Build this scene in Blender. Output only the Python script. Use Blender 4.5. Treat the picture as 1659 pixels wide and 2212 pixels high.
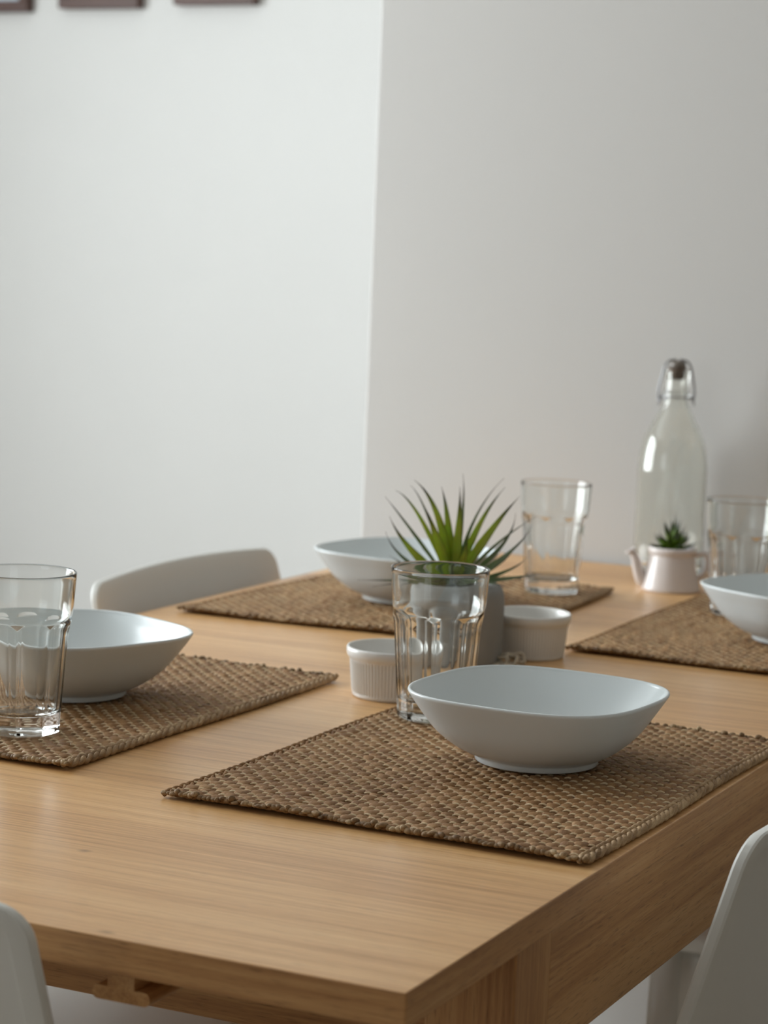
import bpy, bmesh, math, random
import numpy as np
from mathutils import Vector, Matrix
S = bpy.context.scene
for o in list(bpy.data.objects): bpy.data.objects.remove(o)
C = S.collection
PI = math.pi
TZ = 0.75                       # height of the table top
rng = np.random.default_rng(7); random.seed(7)

# ------------------------------------------------------------------ camera
cam = bpy.data.cameras.new('camera'); camo = bpy.data.objects.new('camera', cam); C.objects.link(camo)
cr = Vector((0.90250924032124, 0.4288532618939222, 0.03952152448630056))
cu = Vector((-0.08409198231338211, 0.08547775412141001, 0.9927850180482002))
cf = Vector((-0.42238088219684383, 0.8993210957790897, -0.11320758384069943))
M = Matrix((cr, cu, -cf)).transposed().to_4x4()
M.translation = Vector((0.53822494, -1.20156576, 0.42717276 + TZ))
camo.matrix_world = M
cam.sensor_fit = 'VERTICAL'; cam.sensor_height = 24.0
cam.lens = 5107.065 / 2212 * 24.0
cam.clip_start = 0.05; cam.clip_end = 50
cam.dof.use_dof = True; cam.dof.focus_distance = 1.80; cam.dof.aperture_fstop = 6.0
S.camera = camo

# ------------------------------------------------------------------ world, lights, exposure
W = bpy.data.worlds.new('world'); S.world = W; W.use_nodes = True
W.node_tree.nodes['Background'].inputs[0].default_value = (0.82, 0.92, 1.0, 1)
W.node_tree.nodes['Background'].inputs[1].default_value = 1.0
def area(name, loc, rot, sx, sy, power, col):
    l = bpy.data.lights.new(name, 'AREA'); l.shape = 'RECTANGLE'; l.size = sx; l.size_y = sy
    l.energy = power; l.color = col
    o = bpy.data.objects.new(name, l); C.objects.link(o); o.location = loc; o.rotation_euler = rot
    return o
WY0, WY1, WZ0, WZ1 = -0.02, 1.90, 0.68, 2.26       # window in the left wall
area('window_daylight', (-3.30, (WY0+WY1)/2, (WZ0+WZ1)/2), (0, -PI/2, 0), WZ1-WZ0, WY1-WY0, 112, (0.91, 0.97, 1.0))
VX0, VX1, VZ0, VZ1 = -2.3, -0.9, 0.9, 2.2          # invented opening behind the camera for an added fill light
area('added_rear_fill', ((VX0+VX1)/2, -3.10, (VZ0+VZ1)/2), (PI/2, 0, 0), VX1-VX0, VZ1-VZ0, 4, (0.95, 0.98, 1.0))  # weak fill lamp added to soften the camera side, no known source
S.view_settings.view_transform = 'Standard'; S.view_settings.look = 'None'
S.view_settings.gamma = 1.0; S.view_settings.use_curve_mapping = False
S.view_settings.exposure = 0.17

# ------------------------------------------------------------------ helpers
def put(o, label=None, cat=None, group=None, kind=None, parent=None):
    if label: o['label'] = label
    if cat: o['category'] = cat
    if group: o['group'] = group
    if kind: o['kind'] = kind
    if parent is not None: o.parent = parent
    return o
def link(name, me, mat=None, parent=None, smooth=True, **k):
    o = bpy.data.objects.new(name, me); C.objects.link(o)
    if mat and not me.materials: me.materials.append(mat)
    if smooth: me.polygons.foreach_set('use_smooth', [True]*len(me.polygons))
    return put(o, parent=parent, **k)
def empty(name, loc=(0,0,0), rz=0, **k):
    o = bpy.data.objects.new(name, None); C.objects.link(o); o.location = loc; o.rotation_euler = (0,0,rz)
    o.empty_display_size = 0.05
    return put(o, **k)
def pym(name, V, F):
    me = bpy.data.meshes.new(name); me.from_pydata([tuple(v) for v in V], [], F); me.update(); return me
def grid(name, P, cu_=True, cv=False, caps=False):
    """P: array (nv, nu, 3); closed along u when cu_"""
    P = np.asarray(P, float); nv, nu = P.shape[:2]
    iu = np.arange(nu if cu_ else nu-1); iv = np.arange(nv if cv else nv-1)
    a, b = np.meshgrid(iv, iu, indexing='ij'); a2 = (a+1) % nv; b2 = (b+1) % nu
    q = np.stack([a*nu+b, a*nu+b2, a2*nu+b2, a2*nu+b], -1).reshape(-1, 4)
    me = bpy.data.meshes.new(name)
    F = [tuple(int(i) for i in r) for r in q]
    if caps:
        F.append(tuple(range(nu-1, -1, -1))); F.append(tuple(range((nv-1)*nu, nv*nu)))
    me.from_pydata([tuple(v) for v in P.reshape(-1, 3)], [], F); me.update(); return me
def lathe(prof, n=96, phase=0.0):
    t = np.linspace(0, 2*PI, n, endpoint=False) + phase
    P = np.array([[(r*math.cos(a), r*math.sin(a), z) for a in t] for r, z in prof]); return P
def smoothprof(pts, sub=6):
    """Catmull-Rom through (r,z) points"""
    p = np.array([pts[0]] + list(pts) + [pts[-1]], float); out = []
    for i in range(1, len(p)-2):
        for s in np.linspace(0, 1, sub, endpoint=False):
            a, b, c, d = p[i-1], p[i], p[i+1], p[i+2]
            out.append(.5*((2*b)+(-a+c)*s+(2*a-5*b+4*c-d)*s*s+(-a+3*b-3*c+d)*s**3))
    out.append(p[-2]); return [(max(x, 0), z) for x, z in out]
def box(name, lo, hi, bev=0.0, seg=2):
    bm = bmesh.new(); bmesh.ops.create_cube(bm, size=1)
    lo = Vector(lo); hi = Vector(hi)
    for v in bm.verts: v.co = Vector([(lo[i]+hi[i])/2 + v.co[i]*(hi[i]-lo[i]) for i in range(3)])
    if bev: bmesh.ops.bevel(bm, geom=bm.edges[:], offset=bev, segments=seg, affect='EDGES', profile=.5)
    me = bpy.data.meshes.new(name); bm.to_mesh(me); bm.free(); return me
def bezier(pts, n=24):
    p = np.array([pts[0]] + list(pts) + [pts[-1]], float); out = []
    m = max(2, n//(len(pts)-1))
    for i in range(1, len(p)-2):
        for s in np.linspace(0, 1, m, endpoint=False):
            a, b, c, d = p[i-1], p[i], p[i+1], p[i+2]
            out.append(.5*((2*b)+(-a+c)*s+(2*a-5*b+4*c-d)*s*s+(-a+3*b-3*c+d)*s**3))
    out.append(p[-2]); return np.array(out)
def tube(name, pts, rad, n=10, closed=False, caps=True):
    pts = np.array(pts, float); m = len(pts)
    rad = np.full(m, rad) if np.isscalar(rad) else np.array(rad)
    T = np.roll(pts, -1, 0)-np.roll(pts, 1, 0)
    if not closed: T[0] = pts[1]-pts[0]; T[-1] = pts[-1]-pts[-2]
    T /= np.linalg.norm(T, axis=1)[:, None]+1e-12
    N = np.cross(T[0], (0, 0, 1.0))
    if np.linalg.norm(N) < 1e-3: N = np.cross(T[0], (1.0, 0, 0))
    N /= np.linalg.norm(N); rows = []
    for i in range(m):
        N = N-T[i]*(N@T[i]); N /= np.linalg.norm(N); B = np.cross(T[i], N)
        a = np.linspace(0, 2*PI, n, endpoint=False)
        rows.append(pts[i]+rad[i]*(np.cos(a)[:, None]*N+np.sin(a)[:, None]*B))
    return grid(name, np.array(rows), True, closed, caps and not closed)

# ------------------------------------------------------------------ materials
def mat(name, col, rough=.5, spec=.5, **k):
    m = bpy.data.materials.new(name); m.use_nodes = True
    b = m.node_tree.nodes['Principled BSDF']
    b.inputs['Base Color'].default_value = (*col, 1); b.inputs['Roughness'].default_value = rough
    b.inputs['Specular IOR Level'].default_value = spec
    for kk, v in k.items(): b.inputs[kk.replace('_', ' ')].default_value = v
    return m
def nn(m, t, **k):
    n = m.node_tree.nodes.new(t)
    for a, v in k.items(): setattr(n, a, v)
    return n
def L(m, a, b): m.node_tree.links.new(a, b)
def ramp(m, stops):
    r = nn(m, 'ShaderNodeValToRGB'); e = r.color_ramp.elements
    while len(e) < len(stops): e.new(.5)
    for x, (p, c) in zip(e, stops): x.position = p; x.color = (*c, 1)
    return r
def mottled(name, c1, c2, scale, rough=.6, bump=0.0, bscale=None, spec=.4, detail=4, coords='Object', stretch=(1,1,1)):
    m = mat(name, c1, rough, spec); b = m.node_tree.nodes['Principled BSDF']
    tc = nn(m, 'ShaderNodeTexCoord'); mp = nn(m, 'ShaderNodeMapping'); mp.inputs['Scale'].default_value = stretch
    no = nn(m, 'ShaderNodeTexNoise'); no.inputs['Scale'].default_value = scale; no.inputs['Detail'].default_value = detail
    L(m, tc.outputs[coords], mp.inputs[0]); L(m, mp.outputs[0], no.inputs['Vector'])
    r = ramp(m, [(.3, c1), (.7, c2)]); L(m, no.outputs['Fac'], r.inputs[0]); L(m, r.outputs[0], b.inputs['Base Color'])
    if bump:
        n2 = nn(m, 'ShaderNodeTexNoise'); n2.inputs['Scale'].default_value = bscale or scale*4; n2.inputs['Detail'].default_value = 3
        L(m, mp.outputs[0], n2.inputs['Vector'])
        bp = nn(m, 'ShaderNodeBump'); bp.inputs['Strength'].default_value = bump; bp.inputs['Distance'].default_value = .001
        L(m, n2.outputs['Fac'], bp.inputs['Height']); L(m, bp.outputs[0], b.inputs['Normal'])
    return m
def wood(name, c_dark, c_mid, c_light, axis, rough=.36, spots=(), var=.12, pores=.55):
    """axis: direction of the grain (0 = x, 1 = y, 2 = z)"""
    m = mat(name, c_mid, rough, .45); b = m.node_tree.nodes['Principled BSDF']
    tc = nn(m, 'ShaderNodeTexCoord')
    def mp(sc):
        q = nn(m, 'ShaderNodeMapping'); q.inputs['Scale'].default_value = sc; L(m, tc.outputs['Object'], q.inputs[0]); return q
    def sc(al, ac): v = [ac]*3; v[axis] = al; return tuple(v)
    n1 = nn(m, 'ShaderNodeTexNoise'); n1.inputs['Scale'].default_value = 1; n1.inputs['Detail'].default_value = 6; n1.inputs['Distortion'].default_value = .25
    L(m, mp(sc(2.2, 85)).outputs[0], n1.inputs['Vector'])
    n2 = nn(m, 'ShaderNodeTexNoise'); n2.inputs['Scale'].default_value = 1; n2.inputs['Detail'].default_value = 3
    L(m, mp(sc(7, 360)).outputs[0], n2.inputs['Vector'])
    n3 = nn(m, 'ShaderNodeTexNoise'); n3.inputs['Scale'].default_value = 1; n3.inputs['Detail'].default_value = 2
    L(m, mp(sc(.7, 13)).outputs[0], n3.inputs['Vector'])
    a = nn(m, 'ShaderNodeMath', operation='MULTIPLY'); a.inputs[1].default_value = .34; L(m, n1.outputs['Fac'], a.inputs[0])
    a2 = nn(m, 'ShaderNodeMath', operation='MULTIPLY_ADD'); a2.inputs[1].default_value = .36; L(m, n2.outputs['Fac'], a2.inputs[0]); L(m, a.outputs[0], a2.inputs[2])
    a3 = nn(m, 'ShaderNodeMath', operation='MULTIPLY_ADD'); a3.inputs[1].default_value = .30; L(m, n3.outputs['Fac'], a3.inputs[0]); L(m, a2.outputs[0], a3.inputs[2])
    sx = nn(m, 'ShaderNodeSeparateXYZ'); L(m, tc.outputs['Object'], sx.inputs[0])
    fl = nn(m, 'ShaderNodeMath', operation='SNAP'); fl.inputs[1].default_value = .093; L(m, sx.outputs[1 if axis != 1 else 2], fl.inputs[0])
    wn = nn(m, 'ShaderNodeTexWhiteNoise', noise_dimensions='1D'); L(m, fl.outputs[0], wn.inputs['W'])
    a4 = nn(m, 'ShaderNodeMath', operation='MULTIPLY_ADD'); a4.inputs[1].default_value = var*.5; L(m, wn.outputs['Value'], a4.inputs[0]); L(m, a3.outputs[0], a4.inputs[2])
    a3 = nn(m, 'ShaderNodeMath', operation='SUBTRACT'); a3.inputs[1].default_value = var*.25; L(m, a4.outputs[0], a3.inputs[0])
    r = ramp(m, [(.38, c_dark), (.5, c_mid), (.62, c_light)]); L(m, a3.outputs[0], r.inputs[0])
    out = r.outputs[0]
    for (x, y, rx, ry) in spots:
        q = nn(m, 'ShaderNodeMapping'); q.inputs['Location'].default_value = (-x/rx, -y/ry, 0); q.inputs['Scale'].default_value = (1/rx, 1/ry, 0)
        L(m, tc.outputs['Object'], q.inputs[0])
        ln = nn(m, 'ShaderNodeVectorMath', operation='LENGTH'); L(m, q.outputs[0], ln.inputs[0])
        mr = nn(m, 'ShaderNodeMapRange'); mr.inputs['From Min'].default_value = 0; mr.inputs['From Max'].default_value = 1
        mr.inputs['To Min'].default_value = .75; mr.inputs['To Max'].default_value = 0; L(m, ln.outputs['Value'], mr.inputs['Value'])
        mx = nn(m, 'ShaderNodeMix', data_type='RGBA'); L(m, mr.outputs[0], mx.inputs['Factor']); L(m, out, mx.inputs['A'])
        mx.inputs['B'].default_value = (c_dark[0]*.45, c_dark[1]*.4, c_dark[2]*.35, 1); out = mx.outputs['Result']
    L(m, out, b.inputs['Base Color'])
    n5 = nn(m, 'ShaderNodeTexNoise'); n5.inputs['Scale'].default_value = 1; n5.inputs['Detail'].default_value = 2
    L(m, mp(sc(55, 950)).outputs[0], n5.inputs['Vector'])
    pr = nn(m, 'ShaderNodeMapRange'); pr.inputs['From Min'].default_value = .56; pr.inputs['From Max'].default_value = .72; pr.inputs['To Min'].default_value = 0; pr.inputs['To Max'].default_value = pores
    L(m, n5.outputs['Fac'], pr.inputs['Value'])
    pm = nn(m, 'ShaderNodeMix', data_type='RGBA'); L(m, pr.outputs[0], pm.inputs['Factor']); L(m, out, pm.inputs['A']); pm.inputs['B'].default_value = (c_dark[0]*.4, c_dark[1]*.36, c_dark[2]*.3, 1)
    L(m, pm.outputs['Result'], b.inputs['Base Color'])
    bp = nn(m, 'ShaderNodeBump'); bp.inputs['Strength'].default_value = .12; bp.inputs['Distance'].default_value = .0006
    L(m, a2.outputs[0], bp.inputs['Height']); L(m, bp.outputs[0], b.inputs['Normal'])
    return m

M_wall = mottled('wall_paint', (.645, .645, .63), (.625, .625, .61), 1.5, .9, .05, 220, .2)
M_wall2 = mottled('wall_paint_side', (.655, .645, .625), (.635, .625, .605), 1.5, .9, .05, 220, .2)
M_wall3 = mottled('bounce_tint_wall', (.46, .41, .35), (.43, .385, .33), 1.5, .9, .05, 220, .2)  # unseen walls, dark warm tint made up to colour the bounce light
M_ceil = mottled('ceiling_paint', (.82, .82, .81), (.8, .8, .79), 2, .95, .02, 100, .2)
M_floor = wood('floor_laminate', (.30, .24, .18), (.38, .31, .24), (.46, .39, .32), 1, .45)
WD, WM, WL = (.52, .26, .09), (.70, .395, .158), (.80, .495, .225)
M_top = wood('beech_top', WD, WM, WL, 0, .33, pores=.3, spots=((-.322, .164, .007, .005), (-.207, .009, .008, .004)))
DD, DM, DL = (.36, .165, .055), (.50, .255, .092), (.60, .34, .14)  # same beech as the top, darkened to paint in the sides' shade
M_side_x = wood('shaded_beech_grain_x', DD, DM, DL, 0, .42)
M_side_y = wood('shaded_beech_grain_y', DD, DM, DL, 1, .42)
M_leg = wood('shaded_beech_grain_z', DD, DM, DL, 2, .42)
M_chair = mottled('chair_lacquer', (.74, .74, .70), (.715, .715, .675), 6, .38, .06, 500, .45)
M_bowl = mottled('bowl_glaze', (.74, .79, .795), (.715, .765, .77), 3, .23, 0, None, .5)
M_ram = mottled('ramekin_glaze', (.78, .765, .73), (.75, .735, .70), 4, .25, 0, None, .5)
M_teapot = mottled('teapot_glaze', (.74, .67, .64), (.70, .635, .60), 4, .25, 0, None, .5)
M_cement = mottled('cement', (.25, .255, .248), (.32, .322, .31), 14, .8, .35, 320, .25, 6)
M_shaded_soil = mottled('shaded_moss_fill', (.018, .022, .012), (.04, .045, .022), 60, .95, .6, 300, .1)  # soil and moss colour with the shade of the pot opening painted in
M_frame = mottled('dark_brown_frame', (.085, .04, .028), (.06, .028, .02), 10, .45, .1, 80, .4, 4, 'Object', (1, 1, 6))
M_twine = mottled('jute_twine', (.40, .33, .24), (.62, .55, .43), 120, .85, .4, 900, .2)
M_wire = mat('bail_wire', (.33, .33, .34), .35, .5, Metallic=1.0)
M_stop = mottled('stopper_cap', (.20, .17, .14), (.16, .135, .11), 20, .35, 0, None, .5)
M_gask = mottled('stopper_gasket', (.11, .075, .055), (.15, .11, .085), 60, .6, 0, None, .3)
M_white = mat('window_frame_paint', (.8, .8, .8), .4)
def glass(name, col, ior=1.5, rough=0.0):
    m = bpy.data.materials.new(name); m.use_nodes = True; nt = m.node_tree; nt.nodes.clear()
    g = nn(m, 'ShaderNodeBsdfGlass'); g.inputs['Color'].default_value = (*col, 1); g.inputs['IOR'].default_value = ior; g.inputs['Roughness'].default_value = rough
    o = nn(m, 'ShaderNodeOutputMaterial'); L(m, g.outputs[0], o.inputs[0]); return m
M_glass = glass('clear_glass', (.985, .99, .985), 1.47)
M_bottle = glass('pale_green_glass', (.977, .980, .963), 1.48)
def strandmat(name, c1, c2, c3):
    m = mat(name, c1, .62, .35); b = m.node_tree.nodes['Principled BSDF']
    tc = nn(m, 'ShaderNodeTexCoord'); oi = nn(m, 'ShaderNodeObjectInfo')
    ad = nn(m, 'ShaderNodeVectorMath', operation='ADD'); L(m, tc.outputs['Object'], ad.inputs[0]); L(m, oi.outputs['Random'], ad.inputs[1])
    mp = nn(m, 'ShaderNodeMapping'); mp.inputs['Scale'].default_value = (1, .28, 1); L(m, ad.outputs[0], mp.inputs[0])
    n1 = nn(m, 'ShaderNodeTexNoise'); n1.inputs['Scale'].default_value = 120; n1.inputs['Detail'].default_value = 3; L(m, mp.outputs[0], n1.inputs['Vector'])
    n2 = nn(m, 'ShaderNodeTexNoise'); n2.inputs['Scale'].default_value = 16; n2.inputs['Detail'].default_value = 2; L(m, tc.outputs['Object'], n2.inputs['Vector'])
    mp2 = nn(m, 'ShaderNodeMapping'); mp2.inputs['Scale'].default_value = (1, .12, 1); L(m, ad.outputs[0], mp2.inputs[0])
    n3 = nn(m, 'ShaderNodeTexNoise'); n3.inputs['Scale'].default_value = 1400; n3.inputs['Detail'].default_value = 2; L(m, mp2.outputs[0], n3.inputs['Vector'])
    a = nn(m, 'ShaderNodeMath', operation='MULTIPLY'); a.inputs[1].default_value = .5; L(m, n1.outputs['Fac'], a.inputs[0])
    a2 = nn(m, 'ShaderNodeMath', operation='MULTIPLY_ADD'); a2.inputs[1].default_value = .28; L(m, n2.outputs['Fac'], a2.inputs[0]); L(m, a.outputs[0], a2.inputs[2])
    a3 = nn(m, 'ShaderNodeMath', operation='MULTIPLY_ADD'); a3.inputs[1].default_value = .22; L(m, n3.outputs['Fac'], a3.inputs[0]); L(m, a2.outputs[0], a3.inputs[2])
    r = ramp(m, [(.36, c1), (.52, c2), (.68, c3)]); L(m, a3.outputs[0], r.inputs[0]); L(m, r.outputs[0], b.inputs['Base Color'])
    bp = nn(m, 'ShaderNodeBump'); bp.inputs['Strength'].default_value = .45; bp.inputs['Distance'].default_value = .0006
    L(m, n3.outputs['Fac'], bp.inputs['Height']); L(m, bp.outputs[0], b.inputs['Normal'])
    return m
M_strand = strandmat('hyacinth_strand', (.180, .082, .028), (.315, .165, .065), (.46, .272, .122))
M_cord = strandmat('hyacinth_cord', (.50, .36, .20), (.66, .50, .30), (.76, .62, .42))
M_knot = strandmat('knotted_fibre', (.10, .052, .022), (.29, .18, .085), (.58, .44, .26))
M_hem = strandmat('hyacinth_hem', (.20, .115, .050), (.37, .235, .12), (.58, .42, .24))
def leafmat(name, c_base, c_mid, c_tip, h0, h1):
    m = mat(name, c_mid, .42, .45); b = m.node_tree.nodes['Principled BSDF']
    at = nn(m, 'ShaderNodeAttribute', attribute_name='along')
    r = ramp(m, [(0, c_base), (.55, c_mid), (.8, c_tip), (1, (c_tip[0]*.9+.03, c_tip[1]*.55, c_tip[2]*.8))]); L(m, at.outputs['Fac'], r.inputs[0])
    tc = nn(m, 'ShaderNodeTexCoord'); n = nn(m, 'ShaderNodeTexNoise'); n.inputs['Scale'].default_value = 90; L(m, tc.outputs['Object'], n.inputs['Vector'])
    mx = nn(m, 'ShaderNodeMix', data_type='RGBA', blend_type='MULTIPLY'); mx.inputs['Factor'].default_value = .35
    L(m, r.outputs[0], mx.inputs['A']); L(m, n.outputs['Color'], mx.inputs['B']); L(m, mx.outputs['Result'], b.inputs['Base Color'])
    tr = nn(m, 'ShaderNodeBsdfTranslucent'); L(m, mx.outputs['Result'], tr.inputs['Color'])
    ms = nn(m, 'ShaderNodeMixShader'); ms.inputs[0].default_value = .4; L(m, b.outputs[0], ms.inputs[1]); L(m, tr.outputs[0], ms.inputs[2])
    L(m, ms.outputs[0], m.node_tree.nodes['Material Output'].inputs[0])
    return m
M_leaf_y = leafmat('bright_green_leaf', (.42, .56, .02), (.56, .68, .11), (.14, .17, .09), 0, 1)
M_leaf_d = leafmat('dull_green_leaf', (.22, .32, .10), (.25, .32, .17), (.15, .15, .13), 0, 1)
M_leaf_s = leafmat('small_succulent_leaf', (.22, .36, .02), (.2, .33, .03), (.035, .05, .02), 0, 1)

# ------------------------------------------------------------------ room shell (camera looks to -x +y)
RX0, RX1, RY0, RY1, RH = -3.2, 2.3, -3.0, 3.3, 2.6
CX, CY = -0.940, 1.868
def struct(name, me, m, **k): return link(name, me, m, smooth=False, kind='structure', **k)
struct('floor', box('floor', (RX0-.1, RY0-.1, -.1), (RX1+.1, RY1+.1, 0)), M_floor)
struct('ceiling', box('ceiling', (RX0-.1, RY0-.1, RH), (RX1+.1, RY1+.1, RH+.1)), M_ceil)
struct('wall_back', box('wall_back', (RX0-.1, RY1, 0), (CX+.2, RY1+.1, RH)), M_wall, label='bright white wall at the left behind the far chair, with frames on it')
o = struct('wall_middle', box('wall_middle', (CX, CY, 0), (RX1+.1, RY1+.1, RH), .003, 2), M_wall2, label='grey-white wall standing forward directly behind the table')
def holed(name, lo, hi, ax, a0, a1, z0, z1, m):
    """wall slab with one rectangular opening, four blocks in one mesh; ax = axis along the wall"""
    bm = bmesh.new()
    def blk(l, h):
        r = bmesh.ops.create_cube(bm, size=1)
        for v in r['verts']: v.co = Vector([(l[i]+h[i])/2+v.co[i]*(h[i]-l[i]) for i in range(3)])
    l1 = list(lo); h1 = list(hi); h1[ax] = a0; blk(l1, h1)
    l1 = list(lo); l1[ax] = a1; blk(l1, hi)
    l1 = list(lo); h1 = list(hi); l1[ax] = a0; h1[ax] = a1; h1[2] = z0; blk(l1, h1)
    l1 = list(lo); h1 = list(hi); l1[ax] = a0; h1[ax] = a1; l1[2] = z1; blk(l1, h1)
    me = bpy.data.meshes.new(name); bm.to_mesh(me); bm.free()
    return struct(name, me, m)
holed('wall_left', (RX0-.1, RY0-.1, 0), (RX0, RY1+.1, RH), 1, WY0, WY1, WZ0, WZ1, M_wall)
holed('wall_rear', (RX0-.1, RY0-.1, 0), (RX1+.1, RY0, RH), 0, VX0, VX1, VZ0, VZ1, M_wall3)  # unseen wall, its opening added for the rear fill
struct('wall_right', box('wall_right', (RX1, RY0-.1, 0), (RX1+.1, CY+.1, RH)), M_wall3)
w1 = struct('window_1', box('window_1', (RX0-.03, WY0, WZ0), (RX0+.02, WY0+.05, WZ1), .004), M_white)
for lo, hi in (((RX0-.03, WY1-.05, WZ0), (RX0+.02, WY1, WZ1)), ((RX0-.03, WY0+.05, WZ0), (RX0+.02, WY1-.05, WZ0+.05)),
               ((RX0-.03, WY0+.05, WZ1-.05), (RX0+.02, WY1-.05, WZ1)), ((RX0-.03, (WY0+WY1)/2-.025, WZ0+.05), (RX0+.02, (WY0+WY1)/2+.025, WZ1-.05))):
    link('frame_bar', box('frame_bar', lo, hi, .004), M_white, w1, False)
for n, lo, hi in (('baseboard_middle', (CX-.0, CY-.012, 0), (RX1, CY, .07)), ('baseboard_back', (RX0, RY1-.012, 0), (CX, RY1, .07))):
    struct(n, box(n, lo, hi, .003), M_white)

# ------------------------------------------------------------------ picture frames on the bright wall
def picture(x0, x1, z0, h, label, cols):
    r = empty('picture_frame', ((x0+x1)/2, RY1, z0), label=label, cat='picture', group='picture frames on the bright wall')
    r['category'] = 'picture'
    w = x1-x0; b = .024; d = .028
    for nm, lo, hi in (('frame_rail', (-w/2, -d, 0), (w/2, 0, b)), ('frame_rail', (-w/2, -d, h-b), (w/2, 0, h)),
                       ('frame_stile', (-w/2, -d, b), (-w/2+b, 0, h-b)), ('frame_stile', (w/2-b, -d, b), (w/2, 0, h-b))):
        link(nm, box(nm, lo, hi, .002), M_frame, r, False)
    link('print', box('print', (-w/2+b, -.010, b), (w/2-b, -.002, h-b)), mottled('print_'+str(len(bpy.data.materials)), cols[0], cols[1], 9, .5), r, False)
    return r
picture(-2.655, -2.487, 1.655, .25, 'dark brown frame cut by the top left corner, pale blue print showing', ((.45, .55, .66), (.75, .78, .8)))
picture(-2.406, -2.201, 1.661, .25, 'middle dark brown picture frame of the three on the bright wall', ((.3, .2, .15), (.14, .08, .06)))
picture(-2.113, -1.915, 1.667, .25, 'dark brown picture frame nearest the wall corner, rightmost of the three', ((.3, .2, .15), (.14, .08, .06)))

# ------------------------------------------------------------------ table
TX0, TY1 = -0.832, 1.856
tb = empty('dining_table', (TX0/2, TY1/2, 0), label='rectangular light beech dining table set with four woven placemats', cat='table')
def tpart(name, lo, hi, m, bev=.0012):
    me = box(name, lo, hi, bev); o = link(name, me, m, None, False); o.parent = tb
    o.matrix_parent_inverse = Matrix.Translation((-TX0/2, -TY1/2, 0)); return o
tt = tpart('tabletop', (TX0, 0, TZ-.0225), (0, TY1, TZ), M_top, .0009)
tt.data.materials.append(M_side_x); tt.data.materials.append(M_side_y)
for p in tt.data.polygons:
    if p.normal.z < .7: p.material_index = 1 if abs(p.normal.y) > abs(p.normal.x) else 2  # edge faces take the beech with shade in its colour
AZ = TZ-.1135; UZ = TZ-.0225
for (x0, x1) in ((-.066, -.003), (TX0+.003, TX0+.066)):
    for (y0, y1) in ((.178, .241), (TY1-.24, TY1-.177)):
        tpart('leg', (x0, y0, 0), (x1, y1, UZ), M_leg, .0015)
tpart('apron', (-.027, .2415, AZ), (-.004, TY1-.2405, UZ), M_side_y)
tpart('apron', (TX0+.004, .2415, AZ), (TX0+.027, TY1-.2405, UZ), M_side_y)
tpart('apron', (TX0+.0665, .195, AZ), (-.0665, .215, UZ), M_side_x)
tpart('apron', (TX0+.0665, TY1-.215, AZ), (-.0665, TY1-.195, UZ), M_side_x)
def runner(xc, y0, y1):
    # T-section slide: stem up to the underside, flange with rounded ends below
    sec = [(-.0095, UZ), (-.0095, TZ-.0365)]
    for a in np.linspace(PI/2, 3*PI/2, 8): sec.append((-.0165+.0045*math.cos(a), TZ-.041+.0045*math.sin(a)))
    for a in np.linspace(-PI/2, PI/2, 8): sec.append((.0165+.0045*math.cos(a), TZ-.041+.0045*math.sin(a)))
    sec += [(.0095, TZ-.0365), (.0095, UZ)]
    P = np.array([[(xc+x, y, z) for x, z in sec] for y in (y0, y1)])
    o = link('extension_runner', grid('extension_runner', P, True, False, True), M_side_y, None, False)
    o.parent = tb; o.matrix_parent_inverse = Matrix.Translation((-TX0/2, -TY1/2, 0))
runner(-.200, .016, .194); runner(TX0+.200, .016, .194)

# ------------------------------------------------------------------ chairs
def rrect(a, b, r, n=7):
    pts = []
    for cx, cz, s in ((a-r, b-r, 0), (-a+r, b-r, PI/2), (-a+r, -b+r, PI), (a-r, -b+r, 3*PI/2)):
        for t in np.linspace(s, s+PI/2, n): pts.append((cx+r*math.cos(t), cz+r*math.sin(t)))
    # subdivide the straight runs
    out = []
    for i, p in enumerate(pts):
        q = pts[(i+1) % len(pts)]; d = math.dist(p, q); k = max(1, int(d/.02))
        for j in range(k): out.append((p[0]+(q[0]-p[0])*j/k, p[1]+(q[1]-p[1])*j/k))
    return out
def rings(a, b, r, prof):
    """prof: list of (inset, depth); same number of points in every ring"""
    base = rrect(a, b, r); P = []
    for d, y in prof:
        row = []
        for (x, z) in base:
            cx = max(-a+r, min(a-r, x)); cz = max(-b+r, min(b-r, z))
            ux, uz = x-cx, z-cz
            l = math.hypot(ux, uz)
            if d <= r: nx, nz = cx+ux*(1-d/r), cz+uz*(1-d/r)
            else: nx, nz = max(-a+d, min(a-d, cx)), max(-b+d, min(b-d, cz))
            row.append((nx, y, nz))
        P.append(row)
    return np.array(P)
ha, hb, hr = .215, .132, .022
TT = .0115
ins = [(.06*i, 0) for i in range(1)]
prof_f = [(d, TT/2) for d in (hb, .112, .095, .075, .055, .035, .02, .010, .004)] + [(.001, TT/2-.001), (0, TT/2-.003)]
prof_b = [(0, -TT/2+.003), (.001, -TT/2+.001), (.004, -TT/2), (.013, -TT/2), (.0155, -TT/2+.0028), (.019, -TT/2+.0034)] + [(d, -TT/2+.0034) for d in (.028, .045, .07, .095, .112, hb)]
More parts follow.
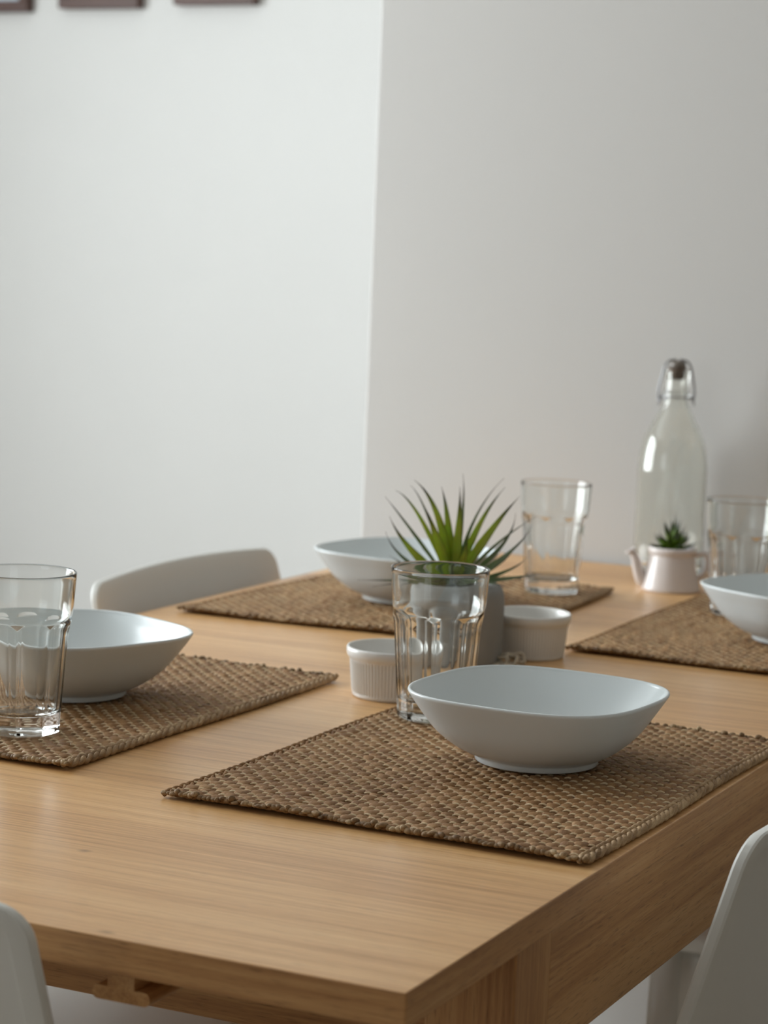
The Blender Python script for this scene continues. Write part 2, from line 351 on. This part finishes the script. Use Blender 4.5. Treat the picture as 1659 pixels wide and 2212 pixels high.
def chair_shape(P):
    Q = P.copy(); zc = Q[..., 2]; x = Q[..., 0]
    t = (hb-zc)                                  # distance below the top edge
    x *= 1+.34*np.clip(t, 0, .16)-.25*np.clip(t-.16, 0, 1)
    Q[..., 0] = x
    Q[..., 1] += -.014*(1-(x/ha)**2)
    Q[..., 2] += .006*(1-(x/ha)**2)*np.clip(1-t/.12, 0, 1)
    # shallow crease across the upper part of the back shell
    th = math.radians(14.5); y, z = Q[..., 1].copy(), Q[..., 2].copy()-hb
    Q[..., 1] = y*math.cos(th)-z*math.sin(th); Q[..., 2] = z*math.cos(th)-y*math.sin(th)*.2
    return Q
SEATZ = .452; TOPZ = .780
P = chair_shape(rings(ha, hb, hr, prof_f+prof_b))
back_me = grid('backrest', P, True, False, False)
bmb = bmesh.new(); bmb.from_mesh(back_me); bmesh.ops.remove_doubles(bmb, verts=bmb.verts, dist=2e-5)
bmesh.ops.dissolve_degenerate(bmb, edges=bmb.edges, dist=1e-6); bmb.to_mesh(back_me); bmb.free()
back_me.polygons.foreach_set('use_smooth', [True]*len(back_me.polygons)); back_me.set_sharp_from_angle(angle=math.radians(24))
seat_P = rings(.198, .205, .045, [(.04, .0), (.02, .0), (.008, -.001), (.002, -.004), (0, -.009), (.001, -.018), (.004, -.022), (.04, -.022)])
seat_P = seat_P[..., [0, 2, 1]]; seat_P[..., 2] += SEATZ
seat_P[..., 1] = seat_P[..., 1]*.88-.022
seat_me = grid('seat', seat_P, True, False, True)
skirt_P = rings(.192, .190, .04, [(0, -.0225), (0, -.12), (.006, -.12), (.006, -.0225)])[..., [0, 2, 1]]; skirt_P[..., 2] += SEATZ; skirt_P[..., 1] = skirt_P[..., 1]*.88-.022; skirt_P[..., 0] *= .95
skirt_me = grid('seat_skirt', skirt_P, True, True)
def leg_me(sx, sy):
    x0, y0 = sx*.168, sy*.142-.022; x1, y1 = sx*.18, sy*.158-.022
    P = []
    for z, w in ((SEATZ-.024, .019), (.24, .016), (0, .012)):
        t = (SEATZ-z)/SEATZ; cx, cy = x0+(x1-x0)*t, y0+(y1-y0)*t
        P.append([(cx+w*math.cos(a)*1.15, cy+w*math.sin(a)*1.15, z) for a in np.linspace(0, 2*PI, 16, endpoint=False)])
    return grid('leg', P, True, False, True)
leg_mes = [leg_me(sx, sy) for sx in (-1, 1) for sy in (-1, 1)]
bracket_me = []
for s in (-1, 1):
    pts = [(s*.13, -.165, SEATZ-.02), (s*.13, -.176, SEATZ+.03), (s*.13, -.196, SEATZ+.10), (s*.13, -.212, SEATZ+.15)]
    bracket_me.append(tube('back_bracket', bezier(pts, 10), .009, 10))
def chair(label, x, y, rz):
    r = empty('dining_chair', (x, y, 0), rz, label=label, cat='chair', group='white chairs around the table')
    b = link('backrest', back_me, M_chair, r); b.location = (0, -.263, TOPZ)
    link('seat', seat_me, M_chair, r); link('seat_skirt', skirt_me, M_chair, r)
    for m in leg_mes: link('leg', m, M_chair, r)
    for m in bracket_me: link('back_bracket', m, M_chair, r)
    return r
# local +y is where the sitter looks; the top edge of the back lies at local y = -0.263 +- curve
chair('white chair whose backrest is cut by the right edge, facing the near right place', .097-.263, .560, PI/2)
chair('white chair at the near left place, mostly outside the left edge of the picture', -.885+.263, .640, -PI/2)
chair('white chair with its whole backrest top in view behind the far left placemat', -.882+.263, 1.268, -PI/2)
chair('white chair at the far right place, only its seat corner seen beneath the table', .155-.263, 1.385, PI/2)
chair('white chair at the near table end, backrest corner in the lower left corner', -.434, -.061+.263, 0)

# ------------------------------------------------------------------ woven placemats
MT = .0073                       # thickness
def mat_surface(Q, quad, seed):
    """Q: local (s in 0..1 across A, t in 0..1 along B, z) -> world"""
    a, b, c_, d = [np.array(p) for p in quad]
    s = Q[..., 0:1]; t = Q[..., 1:2]
    xy = (1-s)*(1-t)*a+s*(1-t)*b+s*t*c_+(1-s)*t*d
    ph = seed*1.7
    xy = xy+np.concatenate([.0012*np.sin(9*t+ph)*np.ones_like(s), .0014*np.sin(8*s+ph*2)*np.ones_like(t)], -1)
    lift = .0022*np.exp(-np.maximum(t, 0)/.03)*(.6+.4*np.sin(11*s+ph))+.0010*np.exp(-np.maximum(1-t, 0)/.03)
    return np.concatenate([xy, Q[..., 2:3]+lift], -1)
def placemat(quad, label, seed, ncol=42, nk=30, sides=9, rpk=6):
    r = np.random.default_rng(seed)
    cen = np.mean(np.array(quad), 0)
    root = empty('woven_placemat', (cen[0], cen[1], TZ), label=label, cat='placemat', group='woven brown placemats')
    wA = np.linalg.norm(np.array(quad[1])-np.array(quad[0])); wB = np.linalg.norm(np.array(quad[3])-np.array(quad[0]))
    off = np.array([cen[0], cen[1], 0])
    hemw = .009/wA
    pitch = (1-2*hemw)/ncol
    kk = 1.0/nk
    ca = np.linspace(0, 2*PI, sides, endpoint=False)
    for i in range(ncol):
        par = i % 2
        nr = nk*rpk+1
        t = np.linspace(.004, .996, nr)
        # knuckle phase: alternate columns shifted by half a knuckle
        jit = np.interp(t, np.linspace(0, 1, nk*2+1), r.normal(0, .11, nk*2+1))
        ph = (t*nk+par*.5+jit) % 1.0
        amp = np.interp(t, np.linspace(0, 1, nk+1), r.uniform(.70, 1.12, nk+1))
        bulge = np.abs(np.sin(PI*ph))**.55
        hw = (.0026+.0031*bulge*amp)/wA          # half width
        zt = .0028+(.0040*bulge)*amp              # height of the top above the table
        sc = hemw+pitch*(i+.5)+np.interp(t, np.linspace(0, 1, nk+1), r.normal(0, .0006, nk+1))/wA
        end = np.minimum(1, np.minimum(t, 1-t)/.006)
        zt = zt*(.55+.45*end); hw = hw*(.7+.3*end)
        P = np.zeros((nr, sides, 3))
        tilt = .0007*np.cos(2*PI*ph)              # the strand twists a little as it dives
        P[:, :, 0] = sc[:, None]+hw[:, None]*np.cos(ca)[None]
        zr = (zt-.0012)/2
        P[:, :, 2] = TZ+.0012+zr[:, None]*(1+np.sign(np.sin(ca))*np.abs(np.sin(ca))**.7)[None]+tilt[:, None]*np.cos(ca)[None]
        P[:, :, 1] = t[:, None]
        P = mat_surface(P, quad, seed)-off; P[..., 2] -= TZ
        link('strand', grid('strand', P, True, False, True), M_strand, root)
    # pale warp cords crossing the strands
    V = []; F = []; nw = nk*2-1; sd = 6; n = 0
    cb = np.linspace(0, 2*PI, sd, endpoint=False)
    for k in range(1, nw+1):
        tk = k/(nk*2)+r.normal(0, .0006)
        m = ncol*4+1
        s = np.linspace(hemw*.5, 1-hemw*.5, m)
        ci = (s-hemw)/pitch-.5
        # top where the strand dips (parity), low elsewhere
        z = .0040+.0014*np.cos(PI*(ci-((k+0) % 2)))
        for j in range(m):
            for a in cb:
                V.append((s[j], tk+.0009/wB*math.cos(a), TZ+z[j]+.0010*math.sin(a)))
        for j in range(m-1):
            for q in range(sd):
                F.append((n+j*sd+q, n+j*sd+(q+1) % sd, n+(j+1)*sd+(q+1) % sd, n+(j+1)*sd+q))
        n = len(V)
    V = mat_surface(np.array(V), quad, seed)-off; V[:, 2] -= TZ
    w = link('warp_cords', pym('warp_cords', V, F), M_cord, root); w['kind'] = 'stuff'
    # plaited hem along both long sides: two interlaced cords each
    for side in (0, 1):
        sc0 = hemw*.45 if side == 0 else 1-hemw*.45
        for q in range(3):
            m = 420; t = np.linspace(0, 1, m); an = 2*PI*t*(wB/.030)+q*2*PI/3
            s = sc0+(.0034*np.cos(an))/wA; z = .0042+.0016*np.sin(2*an)
            rad = .0018+.0005*np.abs(np.sin(an*1.5+q))
            if side == 0: z = z*.75+.0002; rad = rad*.8
            pts = mat_surface(np.stack([s, t, TZ+z], -1), quad, seed)-off; pts[:, 2] -= TZ
            link('hem_braid', tube('hem_braid', pts, rad, 8), M_strand if side == 0 else M_hem, root)
    # knotted ends along both short sides: rolled strand ends, one lump per two columns
    for side in (0, 1):
        V = []; F = []; n = 0
        for i in range(ncol+2):
            for u in range(2):
                s0 = (i+.25+.5*u)/(ncol+2); t0 = (-.0015+.0035*r.uniform(0, 1)) if side == 0 else 1+.0015-.0035*r.uniform(0, 1)
                rx, ry, rz_ = r.uniform(.0022, .0042), r.uniform(.0022, .0038), r.uniform(.0014, .0026)
                zc = TZ+.0018+rz_+u*r.uniform(0, .0020); ro = r.uniform(-.6, .6)
                nu_, nv_ = 9, 6
                for b_ in range(nv_):
                    el = -PI/2+PI*(b_+.5)/nv_
                    for a_ in range(nu_):
                        az = 2*PI*a_/nu_; w_ = 1+.16*math.sin(3*az+i)+r.normal(0, .05)
                        px_ = rx*math.cos(el)*math.cos(az)*w_; py_ = ry*math.cos(el)*math.sin(az)*w_
                        V.append((s0+(px_*math.cos(ro)-py_*math.sin(ro))/wA, t0+(px_*math.sin(ro)+py_*math.cos(ro))/wB, zc+rz_*math.sin(el)))
                for b_ in range(nv_-1):
                    for a_ in range(nu_):
                        F.append((n+b_*nu_+a_, n+b_*nu_+(a_+1) % nu_, n+(b_+1)*nu_+(a_+1) % nu_, n+(b_+1)*nu_+a_))
                F.append(tuple(n+q for q in range(nu_-1, -1, -1))); F.append(tuple(n+(nv_-1)*nu_+q for q in range(nu_)))
                n = len(V)
        V = mat_surface(np.array(V), quad, seed)-off; V[:, 2] -= TZ
        e = link('knotted_edge', pym('knotted_edge', V, F), M_knot, root); e['kind'] = 'stuff'
    return root
placemat([(-.357, .330), (-.008, .321), (-.003, .800), (-.352, .803)], 'woven brown placemat at the near right corner, bowl and glass on it, nearest the viewer', 3)
placemat([(-.815, .370), (-.465, .364), (-.461, .837), (-.811, .843)], 'woven brown placemat at the left edge, under the left glass and bowl', 5)
placemat([(-.803, 1.108), (-.428, 1.124), (-.449, 1.588), (-.790, 1.585)], 'woven brown placemat in front of the far left chair, behind the spiky plant', 8)
placemat([(-.343, 1.146), (-.006, 1.140), (-.004, 1.615), (-.346, 1.617)], 'woven brown placemat at the far right, beside the little teapot planter', 11)

# ------------------------------------------------------------------ bowls
def bowl_part(prof, n=128):
    rows = []
    t = np.linspace(0, 2*PI, n, endpoint=False)
    for r, z, e in prof:          # e = superellipse exponent
        k = (np.abs(np.cos(t))**e+np.abs(np.sin(t))**e)**(-1/e)
        kk = k/(2**(.5-1/e))      # normalised to the half diagonal
        rows.append(np.stack([r*kk*np.cos(t), r*kk*np.sin(t), np.full(n, z)], -1))
    return np.array(rows)
def ex(r): return 2.0+.95*max(0, min(1, (r-.052)/.05))
outer = smoothprof([(.0523, .0055), (.0690, .0135), (.0860, .0270), (.0980, .0420), (.1060, .0535), (.1109, .0612)], 7)
outer = [(.0, .0030), (.045, .0030), (.0465, .0006), (.048, 0), (.0505, 0), (.0513, .0008), (.0516, .0040)] + outer
rim = [(.1116, .0628), (.1113, .0640), (.1100, .0645), (.1086, .0638)]
inner = smoothprof([(.1082, .0625), (.1030, .0548), (.0948, .0434), (.0825, .0290), (.0660, .0165), (.0480, .0092), (.0250, .0062), (.0005, .0058)], 6)
BP = bowl_part([(max(r, .0004), z, ex(r)) for r, z in [(r_*.992, z_*.93) for r_, z_ in outer+rim+inner]])
bowl_me = grid('bowl', BP, True, False, True)
def bowl(x, y, ang, label):
    o = link('pasta_bowl', bowl_me, M_bowl, label=label, cat='bowl', group='rounded square white bowls')
    o.location = (x, y, TZ+MT+.0004); o.rotation_euler = (0, 0, math.radians(ang)); return o
bowl(-.1555, .590, -4, 'pale rounded square bowl on the nearest placemat, largest and sharpest in view')
bowl(-.6195, .605, -22, 'pale rounded square bowl behind the left glass, its right tip pointing out')
bowl(-.617, 1.327, -10, 'pale rounded square bowl on the far left placemat behind the spiky plant')
bowl(-.142, 1.338, -28, 'pale rounded square bowl cut by the right edge, on the far right placemat')

# ------------------------------------------------------------------ drinking glasses
def tumbler():
    n = 180; t = np.linspace(0, 2*PI, n, endpoint=False); nf = 9
    def Rr(z): return .0338+(.0440-.0338)*(z/.14)**.95
    rows = []
    zs = list(np.linspace(0, .0022, 3))+list(np.linspace(.004, .084, 34))+list(np.linspace(.0855, .106, 22))+list(np.linspace(.109, .1385, 14))
    ap = math.cos(PI/nf)
    tm = (t+PI/nf) % (2*PI/nf)-PI/nf
    for z in zs:
        R0 = Rr(z); 
        if z < .0022: R0 -= .0016*(1-z/.0022)**2
        # flat facets; they run out through a scooped shoulder
        d = R0*ap*.985
        if z > .084: d = d+ .0085*((z-.084)/.022)**2.6
        if z < .02: d = d*(1+.012*(1-z/.02))
        fac = d/np.cos(tm)
        fac = d/np.cos(tm)+.0003*np.cos(nf*t)
        rr = np.minimum(R0, fac)
        rr = rr-.0006*np.exp(-((z-.1)/.004)**2)
        rows.append(np.stack([rr*np.cos(t), rr*np.sin(t), np.full(n, z)], -1))
    def ring(r, z): rows.append(np.stack([r*np.cos(t), r*np.sin(t), np.full(n, z)], -1))
    ring(.0440, .1390); ring(.0438, .1397); ring(.0432, .1400); ring(.0425, .1397); ring(.0422, .139)
    for z in np.linspace(.136, .022, 40):
        ring(Rr(z)-.0019-.0030*min(1, max(0, (.104-z)/.014))**1.5, z)
    for a in np.linspace(0, 1, 9)[1:]:
        ang = a*PI/2; ring(max(.0225+(Rr(.022)-.0049-.0225)*math.cos(ang), .0004), .022-.0055*math.sin(ang))
    ring(.010, .0164); ring(.0004, .0162)
    return grid('tumbler', np.array(rows), True, False, True)
tum_me = tumbler()
def glassobj(x, y, z, ang, label):
    o = link('drinking_glass', tum_me, M_glass, label=label, cat='glass', group='tall faceted tumblers')
    o.location = (x, y, z); o.scale = (1, 1, .968); o.rotation_euler = (0, 0, math.radians(ang)); return o
glassobj(-.2985, .703, TZ+MT, 27, 'clear faceted tumbler in front of the spiky plant, behind the nearest bowl')
glassobj(-.5635, .442, TZ+MT, -3, 'clear faceted tumbler cut by the left edge of the picture')
glassobj(-.5007, 1.5056, TZ+MT, 16, 'clear faceted tumbler on the far left placemat, right of the spiky plant')
glassobj(-.256, 1.486, TZ+MT, 10, 'clear faceted tumbler at the far right behind the cut off bowl')

# ------------------------------------------------------------------ ramekins
def ramekin():
    nfl = 76; n = nfl*6; t = np.linspace(0, 2*PI, n, endpoint=False); rows = []
    def ring(r, z, f=0): 
        rr = r-f*(.5-.5*np.cos(nfl*t))
        rows.append(np.stack([rr*np.cos(t), rr*np.sin(t), np.full(n, z)], -1))
    ring(.0005, .0012); ring(.033, .0012); ring(.0345, 0); ring(.036, 0); ring(.0372, .0012); ring(.0376, .0034); ring(.0377, .0042, .0007)
    for z in np.linspace(.006, .0315, 8): ring(.0377+.0042*(z/.045), z, .0012)
    ring(.0409, .0335, .0005); ring(.0411, .0345); ring(.0426, .0362); ring(.0436, .0378); ring(.0441, .041); ring(.0440, .0438); ring(.0432, .0450); ring(.0418, .0450); ring(.0408, .0438)
    ring(.0398, .040); ring(.0385, .03); ring(.0370, .012); ring(.0350, .0065); ring(.031, .0046); ring(.015, .0044); ring(.0005, .0044)
    return grid('ramekin', np.array(rows), True, False, True)
ram_me = ramekin()
for x, y, s, lab in ((-.389, .806, 1.01, 'white fluted ramekin left of the centre glass'), (-.3660, 1.0965, .985, 'white fluted ramekin to the right of the grey plant pot')):
    o = link('ramekin', ram_me, M_ram, label=lab, cat='ramekin', group='white fluted ramekins'); o.location = (x, y, TZ); o.scale = (s, s, s*1.05)

# ------------------------------------------------------------------ potted spiky plant
PX, PY = -.4205, 1.0135
fwd = np.array([-.4253, .9050, 0]); rgt = np.array([.9050, .4253, 0])
pl = empty('potted_plant', (PX, PY, TZ), label='spiky green artificial plant in a round grey cement pot', cat='plant')
pot = smoothprof([(.046, 0), (.0515, .0015), (.0533, .012), (.0540, .045), (.0538, .066), (.0518, .0765), (.0465, .0822), (.0422, .0834)], 6)
pot = [(.0005, .001), (.044, .001)]+pot+[(.0405, .0820), (.0398, .080), (.039, .0765), (.0005, .0765)]
link('pot', grid('pot', lathe(pot, 96), True, False, True), M_cement, pl)
link('shaded_moss_fill', grid('shaded_moss_fill', lathe([(.0388, .0768), (.0394, .0785), (.0375, .0800), (.026, .0806), (.012, .0812), (.0005, .0815)], 40), True, False, True), M_shaded_soil, pl)  # near-black fill paints the shade inside the pot mouth
def leaf(parent, base, mid, tip, w, m, thick=.0007, n=26, name='leaf', up=None, fold=.35):
    base, mid, tip = map(np.array, (base, mid, tip))
    s = np.linspace(0, 1, n)[:, None]
    ctrl = 2*mid-.5*(base+tip)
    c = (1-s)**2*base+2*s*(1-s)*ctrl+s**2*tip
    T = np.gradient(c, axis=0); T /= np.linalg.norm(T, axis=1)[:, None]
    upv = np.array([0, 0, 1.]) if up is None else np.array(up)
    Sd = np.cross(T, upv); Sd /= np.linalg.norm(Sd, axis=1)[:, None]+1e-9
    N = np.cross(Sd, T)
    ss = s[:, 0]
    wd = w*np.where(ss < .35, .5+.5*np.sin(PI/2*ss/.35), np.clip(1-((ss-.35)/.65), .0, 1)**(1.25))
    wd = np.maximum(wd, .0002)
    rows = []
    for i in range(n):
        h = fold*wd[i]; tk = max(thick*min(1, wd[i]/.003), .0001)
        a = c[i]+Sd[i]*wd[i]+N[i]*h; b = c[i]-Sd[i]*wd[i]+N[i]*h
        am = c[i]+Sd[i]*wd[i]*.5+N[i]*h*.32; bm_ = c[i]-Sd[i]*wd[i]*.5+N[i]*h*.32
        rows.append([a, am, c[i], bm_, b, bm_-N[i]*tk, c[i]-N[i]*tk*1.3, am-N[i]*tk])
    me = grid(name, np.array(rows), True, False, True)
    at = me.attributes.new('along', 'FLOAT', 'POINT')
    v = np.repeat(ss, 8).astype(np.float32)
    at.data.foreach_set('value', v)
    return link(name, me, m, parent)
# leaves read off the plant: (tip, middle) as sideways / height in mm from the rosette base, depth of the tip (towards viewer negative)
K = 1/2.10
def L3(px, py, dep): return (rgt*(px-970)*K+np.array([0, 0, (1226-py)*K])+fwd*dep)/1000+np.array([0, 0, .0865])
LV = [  # tipx, tipy, midx, midy, depth, halfwidth mm, basex, mat
 (816, 1060, 870, 1122, 25, 2.0, 958, 'd'), (838, 1043, 893, 1098, 12, 2.4, 962, 'y'), (870, 1036, 908, 1092, 35, 1.7, 962, 'd'),
 (877, 1015, 931, 1092, -5, 4.2, 966, 'y'), (900, 1064, 930, 1136, -28, 5.2, 962, 'y'), (937, 1030, 954, 1108, 8, 4.3, 968, 'y'),
 (975, 1024, 977, 1112, -14, 4.6, 972, 'y'), (983, 1003, 985, 1095, 22, 2.2, 974, 'd'), (992, 1120, 990, 1172, -48, 4.2, 976, 'y'),
 (1074, 1010, 1010, 1105, 30, 1.9, 980, 'd'), (1075, 1027, 1021, 1112, 14, 3.6, 978, 'y'), (1104, 1038, 1046, 1118, -18, 4.6, 976, 'y'),
 (1102, 1087, 1070, 1160, 30, 3.0, 990, 'd'), (1148, 1087, 1066, 1146, 12, 2.0, 992, 'd'), (1135, 1100, 1082, 1170, -10, 3.0, 990, 'd'),
 (1104, 1170, 1060, 1204, 45, 3.2, 995, 'd'), (1131, 1178, 1080, 1212, 20, 2.6, 1000, 'd'), (1158, 1203, 1090, 1219, -20, 2.8, 1000, 'd'),
 (827, 1092, 876, 1165, -20, 4.2, 952, 'y'), (820, 1130, 865, 1190, 0, 2.6, 948, 'd'), (830, 1190, 880, 1212, 30, 2.6, 945, 'd'),
 (764, 1231, 860, 1233, -25, 2.4, 942, 'd'), (797, 1238, 870, 1234, -45, 1.8, 942, 'd'), (901, 1176, 930, 1200, 48, 3.2, 955, 'd'),
 (905, 1212, 935, 1222, -52, 3.6, 955, 'd'), (1025, 1205, 1000, 1214, -55, 3.4, 985, 'd'), (960, 1180, 965, 1200, -62, 3.6, 970, 'd'),
 (1085, 1228, 1040, 1226, -50, 2.8, 1000, 'd')]
for tx, ty, mx_, my, dp, w, bx, mm in LV:
    b = L3(970+(bx-970)*.4, 1240, dp*.12); 
    leaf(pl, b, L3(mx_, my, dp*.5), L3(tx, ty, dp), w*.001*(1.06 if mm == 'y' else 1.0), M_leaf_y if mm == 'y' else M_leaf_d, up=tuple(-fwd*(1.0 if mm == 'y' else .7)+np.array([0, 0, .3 if mm == 'y' else .6])))
link('stem', tube('stem', [(0, 0, .060), (0, 0, .080), (0, 0, .094)], [.011, .010, .006], 12), M_leaf_d, pl)

# twine knot lying against the pot foot
tw = empty('twine_bow', (-.3665, 1.016, TZ), label='small beige knot of twine loops lying at the foot of the grey pot', cat='twine')
def tl(c, r1, r2, rot, z, n=36):
    out = []
    for a in np.linspace(0, 2*PI, n, endpoint=False):
        x, y = r1*math.cos(a), r2*math.sin(a)
        out.append((c[0]+x*math.cos(rot)-y*math.sin(rot), c[1]+x*math.sin(rot)+y*math.cos(rot), z+.0045*math.sin(a)+.0015*math.sin(3*a)))
    return out
for (c, r1, r2, rot, z) in (((-.004, .004), .012, .006, .6, .0065), ((.008, .006), .011, .006, -.4, .0068), ((.000, -.004), .010, .005, .1, .006), ((.012, .016), .010, .005, .9, .0075), ((-.010, -.006), .009, .004, 1.6, .006)):
    link('loop', tube('loop', tl(c, r1, r2, rot, z), .0019, 8, True), M_twine, tw)
for pts in ([(0, 0, .004), (.012, -.004, .003), (.022, .004, .002), (.030, .002, .002)], [(0, 0, .004), (-.012, -.010, .003), (-.022, -.012, .002), (-.032, -.022, .002)]):
    link('twine_end', tube('twine_end', bezier(pts, 18), .0018, 8), M_twine, tw)

# ------------------------------------------------------------------ teapot planter
tp = empty('teapot_planter', (-.400, 1.666, TZ), math.atan2(.4253, .9050), label='small off-white teapot holding a tiny green succulent, before the bottle', cat='planter')
body = smoothprof([(.036, 0), (.0375, .003), (.0355, .012), (.0325, .026), (.0300, .040), (.0290, .046)], 6)
body = [(.0005, .0005)]+[(.034, .0005)]+body+[(.0295, .047), (.0310, .049), (.0312, .0535), (.0303, .056), (.0283, .0563), (.0272, .054), (.027, .047), (.0005, .047)]
link('body', grid('body', lathe(body, 72), True, False, True), M_teapot, tp)
sp = bezier([(-.029, 0, .0075), (-.0375, 0, .013), (-.043, 0, .026), (-.047, 0, .040), (-.0515, 0, .049)], 24)
link('spout', tube('spout', sp, np.linspace(.0095, .0042, len(sp)), 16), M_teapot, tp)
link('spout_lip', tube('spout_lip', [(-.0535+.0052*math.cos(a), .0052*math.sin(a), .0495+.003*math.cos(a)) for a in np.linspace(0, 2*PI, 20, endpoint=False)], .0014, 8, True), M_teapot, tp)
link('handle', tube('handle', bezier([(.0290, 0, .046), (.040, 0, .049), (.0455, 0, .043), (.046, 0, .032), (.041, 0, .022), (.0335, 0, .017)], 30), .0034, 12), M_teapot, tp)
link('soil', grid('soil', lathe([(.0268, .046), (.0268, .050), (.015, .053), (.0005, .054)], 32), True, False, True), M_shaded_soil, tp)
r3 = np.random.default_rng(4)
for ringi, (cnt, el, ln, w) in enumerate(((11, 22, .032, .0058), (10, 42, .034, .0064), (8, 60, .037, .0066), (5, 76, .041, .0060), (1, 89, .052, .0040))):
    for k in range(cnt):
        az = 2*PI*k/cnt+ringi*.5+r3.normal(0, .12); e = math.radians(el+r3.normal(0, 5)); l = ln*r3.uniform(.9, 1.1)
        d = np.array([math.cos(az)*math.cos(e), math.sin(az)*math.cos(e), math.sin(e)])
        b0 = np.array([0, 0, .051]); t_ = b0+d*l; m_ = b0+d*l*.5+np.array([0, 0, -.0012 if el < 70 else 0])
        leaf(tp, b0, m_, t_, w, M_leaf_s, .0016, 12, 'succulent_leaf', up=tuple(np.array([0, 0, 1.])-.9*d*(1 if el > 50 else 0)+np.array([.01, 0, 0])), fold=.45)

# ------------------------------------------------------------------ swing-top bottle
bt = empty('glass_bottle', (-.449, 1.797, TZ), math.atan2(.4253, .9050), label='tall clear swing-top glass bottle standing by the grey wall', cat='bottle')
ob = smoothprof([(.043, 0), (.0455, .003), (.0465, .010), (.0462, .06), (.0460, .135), (.0452, .152), (.0428, .170), (.0385, .186), (.0315, .200), (.0245, .213), (.0188, .226), (.0162, .236)], 6)
fin = smoothprof([(.0160, .2375), (.0178, .239), (.0178, .2445), (.0163, .2465), (.0158, .258), (.0163, .268), (.0168, .2725), (.0160, .2745), (.0130, .2750)], 4)
ib = smoothprof([(.0108, .2735), (.0105, .262), (.0112, .240), (.0140, .227), (.0205, .2125), (.0280, .199), (.0352, .185), (.0398, .169), (.0424, .151), (.0432, .134), (.0434, .06), (.0432, .016), (.0400, .0085), (.030, .009), (.012, .0125)], 5)
prof = [(.0005, .0045), (.030, .0025), (.040, 0)]+ob+fin+ib+[(.0005, .0135)]
link('bottle_body', grid('bottle_body', lathe(prof, 96), True, False, True), M_bottle, bt)
link('stopper_plug', grid('stopper_plug', lathe([(.0004, .262), (.0062, .262), (.0094, .2655), (.0100, .2745), (.0004, .2747)], 32), True, False, True), M_gask, bt)
link('stopper_seal', grid('stopper_seal', lathe([(.0004, .2752), (.0115, .2752), (.0122, .2765), (.0115, .2785), (.0004, .2787)], 32), True, False, True), M_gask, bt)
link('stopper_cap', grid('stopper_cap', lathe(smoothprof([(.0004, .2789), (.0100, .2789), (.0108, .281), (.0100, .2845), (.0070, .2868), (.0004, .2875)], 4), 40), True, False, True), M_stop, bt)
link('collar_wire', tube('collar_wire', [(.0192*math.cos(a), .0192*math.sin(a), .2395) for a in np.linspace(0, 2*PI, 40, endpoint=False)], .0013, 8, True), M_wire, bt)
for s in (-1, 1):
    link('bail_wire', tube('bail_wire', bezier([(s*.0020, 0, .2885), (s*.0120, 0, .2865), (s*.0175, 0, .279), (s*.0205, 0, .266), (s*.0235, 0, .251), (s*.0240, 0, .241), (s*.0215, 0, .2345), (s*.0196, 0, .239)], 40), .0014, 8), M_wire, bt)
    link('lever_loop', tube('lever_loop', bezier([(s*.0198, -.002, .2395), (s*.0222, -.010, .234), (s*.0232, -.004, .229), (s*.0236, .004, .238), (s*.0238, 0, .250)], 24), .0011, 8), M_wire, bt)
